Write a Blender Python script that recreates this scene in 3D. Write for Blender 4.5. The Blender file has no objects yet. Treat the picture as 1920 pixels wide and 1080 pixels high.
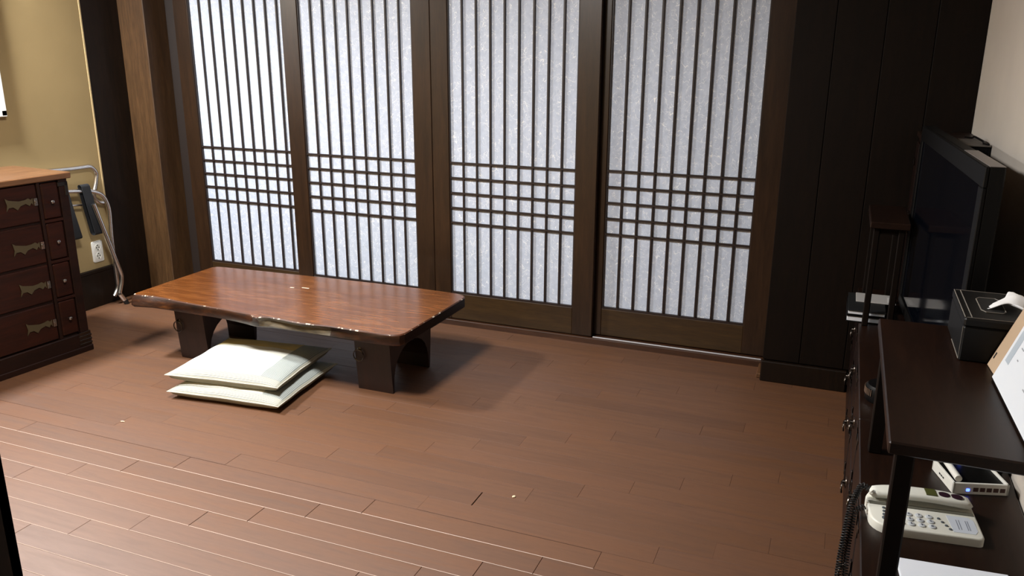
import bpy, bmesh, math, random
from mathutils import Vector, Matrix
random.seed(7)
S = bpy.context.scene
COL = S.collection

# ---------------------------------------------------------------- camera
cd = bpy.data.cameras.new('camera'); cam = bpy.data.objects.new('camera', cd); COL.objects.link(cam)
yaw, pitch, roll = map(math.radians, (-21.828, 16.301, 0.271))
fw = Vector((math.sin(yaw)*math.cos(pitch), math.cos(yaw)*math.cos(pitch), -math.sin(pitch)))
rt = Vector((math.cos(yaw), -math.sin(yaw), 0)); up = rt.cross(fw)
r2 = rt*math.cos(roll)+up*math.sin(roll); u2 = -rt*math.sin(roll)+up*math.cos(roll)
m = Matrix.Identity(4)
for i in range(3):
    m[i][0] = r2[i]; m[i][1] = u2[i]; m[i][2] = -fw[i]
m.translation = Vector((0, 0, 1.5))
cam.matrix_world = m
cd.sensor_width = 36; cd.lens = 36*1542.65/1920; cd.clip_start = .05
S.camera = cam
# ---------------------------------------------------------------- world, exposure
S.view_settings.view_transform = 'Standard'; S.view_settings.look = 'None'
S.view_settings.gamma = 1; S.view_settings.use_curve_mapping = False
S.view_settings.exposure = 0.55
W = bpy.data.worlds.new('world'); S.world = W; W.use_nodes = True
W.node_tree.nodes['Background'].inputs[0].default_value = (.5, .6, .8, 1)
W.node_tree.nodes['Background'].inputs[1].default_value = .01
MAIN_POWER = 64; SIDE_POWER = 90        # ceiling lamps (built further down)
MAIN_LOC = (-1.85, 1.85, 2.3); SIDE_LOC = (-3.82, 2.30, 2.3)
MAIN_COL = (1, .985, .965); SIDE_COL = (.95, .975, 1)

# ---------------------------------------------------------------- helpers
def lin(r, g, b):
    f = lambda c: (c/255/12.92 if c/255 <= .04045 else ((c/255+.055)/1.055)**2.4)
    return (f(r), f(g), f(b), 1)

def mat(name, base=(.5, .5, .5, 1), rough=.5, metal=0, spec=.5, coat=0, emis=None, estr=0):
    mt = bpy.data.materials.new(name); mt.use_nodes = True
    b = mt.node_tree.nodes['Principled BSDF']
    b.inputs['Base Color'].default_value = base; b.inputs['Roughness'].default_value = rough
    b.inputs['Metallic'].default_value = metal; b.inputs['Specular IOR Level'].default_value = spec
    b.inputs['Coat Weight'].default_value = coat; b.inputs['Coat Roughness'].default_value = .12
    if emis:
        b.inputs['Emission Color'].default_value = emis; b.inputs['Emission Strength'].default_value = estr
    return mt

class NT:
    def __init__(s, mt): s.t = mt.node_tree; s.b = s.t.nodes['Principled BSDF']
    def n(s, ty, **kw):
        x = s.t.nodes.new(ty)
        for k, v in kw.items():
            if k.startswith('_'): setattr(x, k[1:], v)
            else: x.inputs[k.replace('_', ' ')].default_value = v
        return x
    def l(s, a, b): s.t.links.new(a, b)
    def coord(s, kind='Object', scale=(1, 1, 1), rnd=False):
        tc = s.n('ShaderNodeTexCoord'); mp = s.n('ShaderNodeMapping'); mp.inputs['Scale'].default_value = scale
        s.l(tc.outputs[kind], mp.inputs['Vector'])
        if rnd:
            oi = s.n('ShaderNodeObjectInfo'); mu = s.n('ShaderNodeMath', _operation='MULTIPLY'); mu.inputs[1].default_value = 37
            cb = s.n('ShaderNodeCombineXYZ'); s.l(oi.outputs['Random'], mu.inputs[0])
            for i in range(3): s.l(mu.outputs[0], cb.inputs[i])
            s.l(cb.outputs[0], mp.inputs['Location'])
        return mp.outputs[0]
    def ramp(s, src, stops):
        r = s.n('ShaderNodeValToRGB'); e = r.color_ramp.elements
        while len(e) < len(stops): e.new(.5)
        for el, (p, c) in zip(e, stops): el.position = p; el.color = c
        s.l(src, r.inputs[0]); return r.outputs[0]
    def mix(s, fac, a, b, mode='MIX'):
        x = s.n('ShaderNodeMix', _data_type='RGBA', _blend_type=mode)
        for i, v in ((0, fac), (6, a), (7, b)):
            if hasattr(v, 'links'): s.l(v, x.inputs[i])
            else: x.inputs[i].default_value = v
        return x.outputs[2]
    def bump(s, src, st=.2, d=.002):
        b = s.n('ShaderNodeBump'); b.inputs['Strength'].default_value = st; b.inputs['Distance'].default_value = d
        s.l(src, b.inputs['Height']); s.l(b.outputs[0], s.b.inputs['Normal'])

def wood(name, dark, light, rough=.4, axis='X', scale=1, rnd=True, bumpst=.15, coat=0, spec=.5):
    mt = mat(name, light, rough, coat=coat, spec=spec); t = NT(mt)
    sc = {'X': (1.2, 14, 14), 'Y': (14, 1.2, 14), 'Z': (14, 14, 1.2)}[axis]
    v = t.coord('Object', tuple(c*scale for c in sc), rnd)
    nz = t.n('ShaderNodeTexNoise', Scale=2.2, Detail=7, Roughness=.6, Distortion=.6); t.l(v, nz.inputs['Vector'])
    n2 = t.n('ShaderNodeTexNoise', Scale=11, Detail=4, Roughness=.7); t.l(v, n2.inputs['Vector'])
    c = t.ramp(nz.outputs[0], [(.3, dark), (.7, light)])
    c2 = t.ramp(n2.outputs[0], [(.35, (.72, .72, .72, 1)), (.65, (1.1, 1.1, 1.1, 1))])
    o = t.mix(1.0, c, c2, 'MULTIPLY'); t.l(o, t.b.inputs['Base Color'])
    t.bump(n2.outputs[0], bumpst, .001)
    return mt

def newobj(name, bm, mt, parent=None, smooth=False):
    me = bpy.data.meshes.new(name); bm.normal_update(); bm.to_mesh(me); bm.free()
    for x in (mt if isinstance(mt, (list, tuple)) else [mt]): me.materials.append(x)
    if smooth:
        for p in me.polygons: p.use_smooth = True
        try: me.set_sharp_from_angle(angle=math.radians(smooth if smooth is not True else 40))
        except Exception: pass
    o = bpy.data.objects.new(name, me); COL.objects.link(o)
    if parent: o.parent = parent
    return o

def bx(bm, x0, x1, y0, y1, z0, z1, bev=0, mi=0, seg=1):
    t = bmesh.new()
    bmesh.ops.create_cube(t, size=1)
    for v in t.verts:
        v.co = Vector((x0+(v.co.x+.5)*(x1-x0), y0+(v.co.y+.5)*(y1-y0), z0+(v.co.z+.5)*(z1-z0)))
    if bev: bmesh.ops.bevel(t, geom=list(t.edges), offset=bev, segments=seg, affect='EDGES', profile=.5)
    for f in t.faces: f.material_index = mi
    me = bpy.data.meshes.new('t'); t.to_mesh(me); t.free(); bm.from_mesh(me); bpy.data.meshes.remove(me)
    return bm

def box(name, x0, x1, y0, y1, z0, z1, mt, parent=None, bev=0.002, smooth=False, seg=1):
    return newobj(name, bx(bmesh.new(), x0, x1, y0, y1, z0, z1, bev, seg=seg), mt, parent, smooth)

def tube(bm, pts, r, n=8, closed=False, mi=0, cap=True):
    pts = [Vector(p) for p in pts]; rings = []; N = len(pts)
    ref = None
    for i, p in enumerate(pts):
        a = pts[(i-1) % N] if (closed or i > 0) else p
        b = pts[(i+1) % N] if (closed or i < N-1) else p
        d = (b-a).normalized()
        if ref is None: ref = Vector((0, 0, 1)) if abs(d.z) < .9 else Vector((1, 0, 0))
        s = d.cross(ref).normalized(); ref = s.cross(d).normalized()
        rr = r[i] if isinstance(r, (list, tuple)) else r
        rings.append([bm.verts.new(p+(s*math.cos(2*math.pi*k/n)+ref*math.sin(2*math.pi*k/n))*rr) for k in range(n)])
    for i in range(N if closed else N-1):
        A, B = rings[i], rings[(i+1) % N]
        for k in range(n):
            f = bm.faces.new((A[k], A[(k+1) % n], B[(k+1) % n], B[k])); f.material_index = mi
    if not closed and cap:
        bm.faces.new(rings[0]); bm.faces.new(rings[-1][::-1])
    return bm

def arcpts(pts, rad=.02, n=5):
    pts = [Vector(p) for p in pts]; out = [pts[0]]
    for a, b, c in zip(pts, pts[1:], pts[2:]):
        r = min(rad, (a-b).length*.45, (c-b).length*.45)
        p = b+(a-b).normalized()*r; q = b+(c-b).normalized()*r
        for i in range(n+1):
            t = i/n; out.append((1-t)**2*p+2*t*(1-t)*b+t*t*q)
    out.append(pts[-1]); return out

def poly(bm, pts, z0, z1, mi=0, tf=None):
    """extrude a 2-D outline (u,v) from w=z0 to z1; tf maps (u,v,w) to a point"""
    tf = tf or (lambda u, v, w: Vector((u, v, w)))
    a = [bm.verts.new(tf(u, v, z0)) for u, v in pts]; b = [bm.verts.new(tf(u, v, z1)) for u, v in pts]
    fs = [bm.faces.new(a[::-1]), bm.faces.new(b)]
    for i in range(len(pts)):
        j = (i+1) % len(pts); fs.append(bm.faces.new((a[i], a[j], b[j], b[i])))
    for f in fs: f.material_index = mi
    return bm

def lathe(bm, prof, c=(0, 0, 0), n=24, axis='Z', mi=0):
    c = Vector(c); rings = []
    for r, h in prof:
        ring = []
        for k in range(n):
            a = 2*math.pi*k/n; x, y = r*math.cos(a), r*math.sin(a)
            p = {'Z': (x, y, h), 'X': (h, x, y), 'Y': (x, h, y)}[axis]
            ring.append(bm.verts.new(c+Vector(p)))
        rings.append(ring)
    for A, B in zip(rings, rings[1:]):
        for k in range(n):
            f = bm.faces.new((A[k], A[(k+1) % n], B[(k+1) % n], B[k])); f.material_index = mi
    bm.faces.new(rings[0][::-1]).material_index = mi; bm.faces.new(rings[-1]).material_index = mi
    bmesh.ops.recalc_face_normals(bm, faces=bm.faces)
    return bm

def empty(name, loc=(0, 0, 0), rz=0):
    o = bpy.data.objects.new(name, None); COL.objects.link(o); o.location = loc; o.rotation_euler = (0, 0, rz)
    o.empty_display_size = .05; return o
def tag(o, label=None, cat=None, group=None, kind=None):
    if label: o['label'] = label
    if cat: o['category'] = cat
    if group: o['group'] = group
    if kind: o['kind'] = kind
    return o
def struct(o): o['kind'] = 'structure'; return o
def copy(o, parent=None):
    c = o.copy(); COL.objects.link(c)
    if parent: c.parent = parent
    for ch in list(o.children): copy(ch, c)
    return c

# ---------------------------------------------------------------- materials
M_frame = wood('dark_stained_frame_wood', lin(36, 22, 11), lin(52, 33, 18), .36, 'Z', bumpst=.12, spec=.45)
M_frameh = wood('dark_stained_frame_wood_horizontal', lin(46, 30, 11), lin(64, 44, 18), .42, 'X', bumpst=.12)
M_post = wood('dark_post_wood', lin(19, 11, 5), lin(30, 18, 9), .5, 'Z', bumpst=.12, spec=.2)
M_post2 = wood('brown_column_wood', lin(64, 43, 23), lin(84, 59, 34), .45, 'Z', bumpst=.12)
M_panel = wood('near_black_panel_wood', lin(13, 6, 2), lin(20, 10, 4), .6, 'Z', bumpst=.1, spec=.15)
M_sill = wood('sill_wood', lin(52, 30, 17), lin(72, 44, 27), .4, 'X', bumpst=.1)
M_lat = mat('lattice_dark', lin(34, 22, 18), .45)
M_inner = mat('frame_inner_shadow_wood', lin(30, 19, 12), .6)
M_under = mat('subfloor', lin(62, 40, 28), .9)
M_alu = mat('track_metal', lin(214, 214, 218), .35, .3)

def m_plank():
    mt = mat('plank_wood', (.2, .1, .06, 1), .5, spec=.9); t = NT(mt)
    v = t.coord('Object', (1.6, 16, 16), True)
    nz = t.n('ShaderNodeTexNoise', Scale=2.0, Detail=6, Roughness=.6, Distortion=.8); t.l(v, nz.inputs['Vector'])
    n2 = t.n('ShaderNodeTexNoise', Scale=12, Detail=5, Roughness=.75); t.l(v, n2.inputs['Vector'])
    oi = t.n('ShaderNodeObjectInfo')
    base = t.ramp(oi.outputs['Random'], [(0, lin(90, 56, 31)), (.35, lin(96, 61, 35)), (.7, lin(99, 62, 34)), (1, lin(93, 60, 38))])
    c = t.ramp(nz.outputs[0], [(.3, (.84, .82, .8, 1)), (.5, (1, 1, 1, 1)), (.72, (1.1, 1.08, 1.04, 1))])
    c2 = t.ramp(n2.outputs[0], [(.3, (.9, .89, .88, 1)), (.7, (1.06, 1.06, 1.06, 1))])
    o = t.mix(1.0, t.mix(1.0, base, c, 'MULTIPLY'), c2, 'MULTIPLY'); t.l(o, t.b.inputs['Base Color'])
    r = t.ramp(nz.outputs[0], [(.3, (.60, .60, .60, 1)), (.7, (.50, .50, .50, 1))]); t.l(r, t.b.inputs['Roughness'])
    t.bump(n2.outputs[0], .06, .001); return mt
M_plank = m_plank()
M_edge = mat('plank_worn_glint_edge', lin(206, 184, 170), .35)  # worn bevels, paled further to paint the highlight along near seams
M_edge2 = mat('plank_edge', lin(88, 56, 38), .6)

def m_paper():
    mt = mat('hanji_paper', lin(190, 196, 204), .85, spec=.2); t = NT(mt)
    v = t.coord('Object', (1, 1, 1), True)
    def fib(scale, lo, hi, dist, sx):
        mp = t.n('ShaderNodeMapping'); mp.inputs['Scale'].default_value = sx; t.l(v, mp.inputs['Vector'])
        w = t.n('ShaderNodeTexNoise', Scale=9, Detail=2); t.l(mp.outputs[0], w.inputs['Vector'])
        ad = t.n('ShaderNodeVectorMath', _operation='MULTIPLY_ADD'); t.l(w.outputs['Color'], ad.inputs[0])
        ad.inputs[1].default_value = (dist,)*3; t.l(mp.outputs[0], ad.inputs[2])
        vo = t.n('ShaderNodeTexVoronoi', _feature='DISTANCE_TO_EDGE', Scale=scale); t.l(ad.outputs[0], vo.inputs['Vector'])
        ln = t.ramp(vo.outputs['Distance'], [(0, (1, 1, 1, 1)), (.035, (0, 0, 0, 1))])
        k = t.n('ShaderNodeTexNoise', Scale=scale*1.1, Detail=1); t.l(mp.outputs[0], k.inputs['Vector'])
        ms = t.ramp(k.outputs[0], [(lo, (0, 0, 0, 1)), (hi, (1, 1, 1, 1))])
        return t.mix(1.0, ln, ms, 'MULTIPLY')
    a = fib(34, .5, .56, .16, (1, 1, 1)); b = fib(55, .54, .6, .1, (1, 1, .8))
    f = t.mix(1.0, a, b, 'ADD')
    mo = t.n('ShaderNodeTexNoise', Scale=38, Detail=4, Roughness=.6); t.l(v, mo.inputs['Vector'])
    base = t.ramp(mo.outputs[0], [(.3, lin(180, 189, 205)), (.7, lin(196, 204, 219))])
    o = t.mix(t.mix(1, f, (.95, .95, .95, 1), 'MULTIPLY'), base, lin(246, 247, 248)); 
    t.l(o, t.b.inputs['Base Color']); return mt
M_paper = m_paper()

def m_wall(name, col, amt=.06):
    mt = mat(name, col, .85, spec=.2); t = NT(mt)
    v = t.coord('Object', (1, 1, 1)); nz = t.n('ShaderNodeTexNoise', Scale=160, Detail=3); t.l(v, nz.inputs['Vector'])
    n2 = t.n('ShaderNodeTexNoise', Scale=3, Detail=3); t.l(v, n2.inputs['Vector'])
    c = t.ramp(n2.outputs[0], [(.3, (1-amt,)*3+(1,)), (.7, (1+amt, 1+amt, 1+amt, 1))])
    t.l(t.mix(1, col, c, 'MULTIPLY'), t.b.inputs['Base Color']); t.bump(nz.outputs[0], .2, .001); return mt
M_beige = m_wall('beige_wallpaper', lin(150, 129, 90))
M_grey = m_wall('pale_wallpaper', lin(190, 181, 170))
M_ceil = m_wall('ceiling_paper', lin(176, 168, 156))
M_trimlight = mat('corner_bead', lin(190, 165, 120), .5)

M_dres = wood('reddish_chest_wood', lin(28, 10, 5), lin(44, 16, 7), .45, 'Y', bumpst=.1, spec=.2)
M_dres2 = wood('dark_chest_wood', lin(22, 8, 4), lin(32, 13, 6), .5, 'Y', bumpst=.1, spec=.2)
M_dtop = wood('chest_top_wood', lin(84, 56, 36), lin(108, 75, 49), .3, 'Y', bumpst=.05)
M_brass = mat('aged_brass', lin(72, 62, 42), .5, .4)
M_silver = mat('tarnished_nickel', lin(150, 145, 140), .3, 1)
M_iron = mat('dark_iron', lin(74, 68, 64), .26, 1)
M_chrome = mat('chrome', lin(225, 220, 214), .24, 1)
M_strap = mat('black_webbing', lin(24, 25, 28), .85)
M_tansu = wood('dark_red_cabinet_wood', lin(18, 6, 4), lin(28, 11, 6), .38, 'Y', bumpst=.1, spec=.3)
M_desk = wood('dark_shelf_wood', lin(24, 10, 4), lin(36, 18, 8), .4, 'Y', bumpst=.08, spec=.35)
M_black = mat('black_plastic', lin(6, 5, 5), .5, spec=.18)
M_blackm = mat('matte_black', lin(20, 20, 20), .6)
M_screen = mat('glossy_dark_screen', lin(8, 11, 18), .08, spec=.5)
M_white = mat('white_plastic', lin(226, 224, 216), .4)
M_ivory = mat('ivory_plastic', lin(228, 227, 216), .4)
M_port = mat('socket_hole', lin(12, 12, 12), .6)
M_paperw = mat('white_sheet', lin(222, 226, 232), .7)
M_leather = mat('black_leather', lin(11, 10, 10), .5, spec=.3)
M_stitch = mat('pale_stitching', lin(122, 116, 108), .6)
M_tissue = mat('tissue', lin(238, 238, 238), .9)
M_tan = mat('tan_card', lin(186, 160, 132), .7)
M_led = mat('blue_led', lin(30, 60, 255), .4, emis=(.08, .16, 1, 1), estr=3)
M_lamp = mat('lamp_diffuser', lin(240, 240, 240), .5, emis=(1, .98, .95, 1), estr=2.5)

# ---------------------------------------------------------------- floor and planks
XL, XR, YF, YB = -4.05, .465, .90, 3.95
fl = struct(box('floor', -4.3, .62, -1.3, 4.25, -.08, -.011, M_under, bev=0))
PL, PW = .808, .0926
pm_full = None
def plank_mesh(L, worn):
    bm = bmesh.new(); g = .0006 if worn else .0003; c = .0010 if worn else .0004
    x0, x1, y0, y1 = -L/2+g, L/2-g, -PW/2+g*.8, PW/2-g*.8
    lo = [bm.verts.new(p) for p in ((x0, y0, -.011), (x1, y0, -.011), (x1, y1, -.011), (x0, y1, -.011))]
    md = [bm.verts.new(p) for p in ((x0, y0, -c*.8), (x1, y0, -c*.8), (x1, y1, -c*.8), (x0, y1, -c*.8))]
    tp = [bm.verts.new(p) for p in ((x0+c, y0+c, 0), (x1-c, y0+c, 0), (x1-c, y1-c, 0), (x0+c, y1-c, 0))]
    bm.faces.new(tp)
    for i in range(4):
        j = (i+1) % 4
        bm.faces.new((lo[i], lo[j], md[j], md[i])); bm.faces.new((md[i], md[j], tp[j], tp[i])).material_index = 1 if i == 0 or not worn else 2
    me = bpy.data.meshes.new('plank'); bm.normal_update(); bm.to_mesh(me); bm.free()
    me.materials.append(M_plank); me.materials.append(M_edge if worn else M_edge2); me.materials.append(M_edge2); return me
cache = {}
for k in range(-12, 23):
    ys = 1.980+k*PW
    if ys+PW > 4.02: break
    x = (-.723+.160*k) % PL - 7*PL
    while x < XR:
        a, b = max(x, XL+.006), min(x+PL, XR)
        if b-a > .02:
            worn = k < 2 and x < -.6-.5*max(0, k)
            key = (round(b-a, 3), worn)
            if key not in cache: cache[key] = plank_mesh(*key)
            o = bpy.data.objects.new('plank', cache[key]); COL.objects.link(o); o.parent = fl
            lift = random.choice((0, 0, 0, .0003, -.0003))
            o.location = ((a+b)/2, ys+PW/2, lift)
            if k == 3 and abs(x+1.047) < .02: o.location.x += .0035
        x += PL

# ---------------------------------------------------------------- room shell
struct(box('ceiling', -4.3, .62, -1.3, 4.25, 2.42, 2.5, M_ceil, bev=0))
struct(box('wall_left', -4.15, XL, -1.3, 3.598, 0, 2.42, M_beige, bev=0))
struct(box('wall_right', XR, XR+.1, -1.3, 4.1, 0, 2.42, M_grey, bev=0))
wb = struct(box('wall_back', -4.15, .465, 4.08, 4.18, 0, 2.42, M_post, bev=0))
wf = struct(box('wall_front', -4.05, -1.36, .78, .88, 0, 2.42, M_beige, bev=0))
struct(box('trim_1', -1.36, -1.352, .76, .90, 0, 2.42, M_blackm, bev=.001))
struct(box('trim_7', -1.42, -1.352, .88, .90, 0, 2.42, M_blackm, bev=.001))
struct(box('wall_entry', -1.3, .465, -1.3, -1.2, 0, 2.42, M_post, bev=0))
struct(box('wall_hall', -1.45, -1.36, -1.3, .78, 0, 2.42, M_post, bev=0))
# left skirting with a rounded top lip
bb = bmesh.new(); bx(bb, XL, XL+.014, .9, 3.60, 0, .215, .002); bx(bb, XL, XL+.02, .9, 3.60, .205, .228, .004)
struct(newobj('baseboard_left', bb, M_post))
struct(box('trim_2', XL-.004, XL+.003, 3.590, 3.600, .228, 2.42, M_trimlight, bev=.001))
# corner posts left of the doors
struct(box('trim_3', -4.15, XL+.002, 3.600, 3.862, 0, 2.42, M_post, bev=.003))
struct(box('trim_4', -4.15, -3.857, 3.862, 4.08, 0, 2.42, M_post2, bev=.004))
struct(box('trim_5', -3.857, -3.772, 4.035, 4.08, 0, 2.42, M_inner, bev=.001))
struct(box('trim_6', -3.857, -.25, 3.93, 4.08, 2.05, 2.42, M_frameh, bev=.003))
# right dark panelled wall: boards with shallow grooves
wp = struct(box('wall_panelling', -.245, .465, 3.80, 4.08, 0, 2.42, M_panel, bev=.001))
for a, b in ((-.25, -.09), (-.088, .10), (.102, .285), (.287, .463)):
    box('panel', a, b, 3.788, 3.80, .105, 2.41, M_panel, wp, bev=.002)
struct(box('baseboard_back', -.255, .12, 3.772, 3.80, 0, .10, M_post, bev=.004))
# sill with metal track strips
sl = struct(box('door_sill', -3.857, -.25, 3.948, 4.08, -.01, .030, M_sill, bev=.002))
sl.name = 'trim_8'
box('track_rail', -1.130, -.27, 3.968, 3.978, .030, .0332, M_alu, sl, bev=.0005)
box('track_rail', -3.80, -1.14, 4.018, 4.026, .030, .0325, M_alu, sl, bev=.0005)
box('sill_end', -.275, -.2455, 3.80, 3.948, 0, .024, M_dtop, sl, bev=.004)

# ---------------------------------------------------------------- sliding doors
ST = .107
def door(idx, xa, xb, oa, ob, yf, bars=8):
    """xa..xb outer, oa..ob opening"""
    yb = yf+.030; z0, z1, zo0, zo1 = .035, 2.05, .185, 1.93
    d = struct(empty('door_%d' % idx, (xa, yf, z0)))
    def P(o): o.parent = d; o.matrix_parent_inverse = d.matrix_world.inverted(); return o
    d.matrix_world = Matrix.Translation((xa, yf, z0))
    P(box('stile', xa, oa, yf, yb, z0, z1, M_frame, bev=.0025))
    P(box('stile', ob, xb, yf, yb, z0, z1, M_frame, bev=.0025))
    P(box('rail', oa, ob, yf+.0015, yb, z0, zo0-.004, M_frameh, bev=.002))
    P(box('rail', oa, ob, yf+.0015, yb, zo1+.004, z1, M_frameh, bev=.002))
    # dark inner bead around the opening
    bm = bmesh.new(); w = .008
    bx(bm, oa, oa+w*.6, yf+.006, yf+.02, zo0-.004, zo1+.004); bx(bm, ob-w*.6, ob, yf+.006, yf+.02, zo0-.004, zo1+.004)
    bx(bm, oa, ob, yf+.005, yf+.02, zo0-.004, zo0+.006); bx(bm, oa, ob, yf+.005, yf+.02, zo1-.006, zo1+.004)
    P(newobj('inner_bead', bm, M_lat))
    P(box('paper_panel', oa, ob, yf+.020, yf+.023, zo0, zo1, M_paper, bev=0))
    pitch_ = (ob-oa)/(bars+1); bw = .0048
    for i in range(1, bars+1):
        x = oa+pitch_*i
        P(box('lattice_bar', x-bw, x+bw, yf+.007, yf+.020, zo0+.006, zo1-.006, M_lat, bev=.001))
    for i in range(5):
        for zz in (.582+i*.0812, 1.50+.082*i if False else None):
            if zz: P(box('lattice_bar', oa+.005, ob-.005, yf+.0055, yf+.0195, zz-.0048, zz+.0048, M_lat, bev=.001))
    return d
door(1, -3.772, -2.86, -3.667, -2.965, 4.008)
door(2, -2.972, -2.052, -2.866, -2.160, 3.962)
door(3, -2.050, -1.135, -1.952, -1.246, 3.962)
door(4, -1.205, -.252, -1.098, -.371, 4.008)

# ---------------------------------------------------------------- ceiling lamps (above the frame)
def lamp(loc, sx, sy, power, label, col):
    e = empty('ceiling_lamp', loc)
    tag(e, label, 'lamp', 'ceiling lamps')
    box('housing', -sx/2-.02, sx/2+.02, -sy/2-.02, sy/2+.02, .05, .12, M_white, e, bev=.006)
    box('diffuser', -sx/2, sx/2, -sy/2, sy/2, .02, .05, M_lamp, e, bev=.01)
    ld = bpy.data.lights.new('lamp_light', 'AREA'); ld.shape = 'RECTANGLE'; ld.size = sx; ld.size_y = sy
    ld.energy = power; ld.color = col; ld.spread = math.radians(180)
    lo = bpy.data.objects.new('lamp_light', ld); COL.objects.link(lo); lo.parent = e; lo.location = (0, 0, .012)
    return e
lamp(MAIN_LOC, .36, .36, MAIN_POWER, 'large square white ceiling lamp over the middle of the room', MAIN_COL)
lamp(SIDE_LOC, .24, .24, SIDE_POWER, 'small white ceiling lamp above the drawer chest', SIDE_COL)

# ---------------------------------------------------------------- low slab table
def m_table():
    mt = mat('lacquered_slab', (.2, .1, .05, 1), .24, spec=.5, coat=.12); t = NT(mt)
    v = t.coord('Object', (1, 1, 1))
    mp = t.n('ShaderNodeMapping'); mp.inputs['Scale'].default_value = (1.1, 7, 7); t.l(v, mp.inputs['Vector'])
    w = t.n('ShaderNodeTexNoise', Scale=1.3, Detail=3, Roughness=.5); t.l(mp.outputs[0], w.inputs['Vector'])
    mu = t.n('ShaderNodeMath', _operation='MULTIPLY'); mu.inputs[1].default_value = 60; t.l(w.outputs[0], mu.inputs[0])
    sn = t.n('ShaderNodeMath', _operation='SINE'); t.l(mu.outputs[0], sn.inputs[0])
    mp2 = t.n('ShaderNodeMapping'); mp2.inputs['Scale'].default_value = (5, 90, 90); t.l(v, mp2.inputs['Vector'])
    g = t.n('ShaderNodeTexNoise', Scale=1.5, Detail=5, Roughness=.7); t.l(mp2.outputs[0], g.inputs['Vector'])
    bl = t.n('ShaderNodeTexNoise', Scale=1.7, Detail=2); t.l(v, bl.inputs['Vector'])
    base = t.ramp(bl.outputs[0], [(.3, lin(104, 58, 24)), (.7, lin(128, 80, 42))])
    a = t.ramp(sn.outputs[0], [(0, (.80, .76, .72, 1)), (.5, (1.0, 1.0, 1.0, 1)), (1, (1.08, 1.07, 1.05, 1))])
    b = t.ramp(g.outputs[0], [(.35, (.66, .62, .58, 1)), (.62, (1.08, 1.08, 1.08, 1))])
    t.l(t.mix(1, t.mix(1, base, a, 'MULTIPLY'), b, 'MULTIPLY'), t.b.inputs['Base Color'])
    t.bump(g.outputs[0], .10, .0006); return mt
M_tab = m_table()
def m_live():
    mt = mat('live_edge', (.1, .05, .03, 1), .42, spec=.35); t = NT(mt)
    v = t.coord('Object', (3, 3, 9)); n = t.n('ShaderNodeTexNoise', Scale=3, Detail=5, Roughness=.6); t.l(v, n.inputs['Vector'])
    t.l(t.ramp(n.outputs[0], [(.35, lin(22, 10, 4)), (.55, lin(48, 24, 9)), (.72, lin(84, 48, 20))]), t.b.inputs['Base Color'])
    t.bump(n.outputs[0], .5, .006); return mt
M_live = m_live()
def m_chip():
    mt = mat('chipped_arris', (.1, .05, .03, 1), .5, spec=.3); t = NT(mt)
    v = t.coord('Object', (1, 1, 1)); n = t.n('ShaderNodeTexNoise', Scale=26, Detail=4, Roughness=.7); t.l(v, n.inputs['Vector'])
    t.l(t.ramp(n.outputs[0], [(.585, lin(66, 34, 14)), (.62, lin(200, 185, 165))]), t.b.inputs['Base Color']); return mt
M_chip = m_chip()
M_raw_lit = mat('raw_wood_lit_facet', lin(122, 110, 88), .6)  # raw wood, lightened to paint the light on the up-tilted facet
nt = NT(M_raw_lit); _v = nt.coord('Object', (4, 20, 20)); _n = nt.n('ShaderNodeTexNoise', Scale=4, Detail=5); nt.l(_v, _n.inputs['Vector'])
nt.l(nt.ramp(_n.outputs[0], [(.3, lin(50, 42, 28)), (.7, lin(98, 86, 64))]), nt.b.inputs['Base Color'])

TX, TY, TZ = -2.41, 3.18, .33
tbl = empty('low_table', (TX, TY, 0))
tag(tbl, 'low table with a thick glossy live-edge wooden slab top on two dark slab legs', 'table')
top = [(-3.168, 2.905), (-3.150, 2.894), (-3.048, 2.905), (-2.96, 2.900), (-2.889, 2.889), (-2.78, 2.880), (-2.67, 2.874), (-2.58, 2.870), (-2.522, 2.863), (-2.46, 2.860),
       (-2.428, 2.854), (-2.398, 2.838), (-2.372, 2.832), (-2.352, 2.850), (-2.325, 2.859), (-2.243, 2.853), (-2.19, 2.846), (-2.143, 2.842), (-2.07, 2.850), (-2.002, 2.857), (-1.892, 2.855),
       (-1.81, 2.852), (-1.747, 2.853), (-1.69, 2.858), (-1.662, 2.872), (-1.650, 2.900)]
bot = [(-3.160, 2.875), (-3.140, 2.862), (-3.045, 2.880), (-2.96, 2.883), (-2.889, 2.882), (-2.78, 2.880), (-2.67, 2.880), (-2.58, 2.874), (-2.522, 2.868), (-2.46, 2.858),
       (-2.428, 2.850), (-2.400, 2.846), (-2.372, 2.848), (-2.345, 2.853), (-2.315, 2.858), (-2.243, 2.862), (-2.19, 2.860), (-2.143, 2.858), (-2.07, 2.857), (-2.002, 2.856), (-1.892, 2.854),
       (-1.81, 2.855), (-1.747, 2.857), (-1.69, 2.862), (-1.662, 2.874), (-1.652, 2.900)]
backp = [(-1.642, 3.20), (-1.638, 3.47), (-1.652, 3.50), (-1.70, 3.522), (-1.9, 3.530), (-2.15, 3.527), (-2.40, 3.520), (-2.65, 3.508), (-2.9, 3.496), (-3.10, 3.484), (-3.150, 3.476), (-3.166, 3.45), (-3.170, 3.2)]
topf = top+backp; botf = bot+backp
bm = bmesh.new(); n = len(topf)
cen = Vector((TX, TY))
def inset(p, d):
    v = Vector(p); w = v-cen; k = Vector((1 if w.x > .6 else -1 if w.x < -.6 else 0, 1 if w.y > .2 else -1 if w.y < -.2 else 0))
    return v-k*d
ring = []
rnd = random.Random(3)
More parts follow.
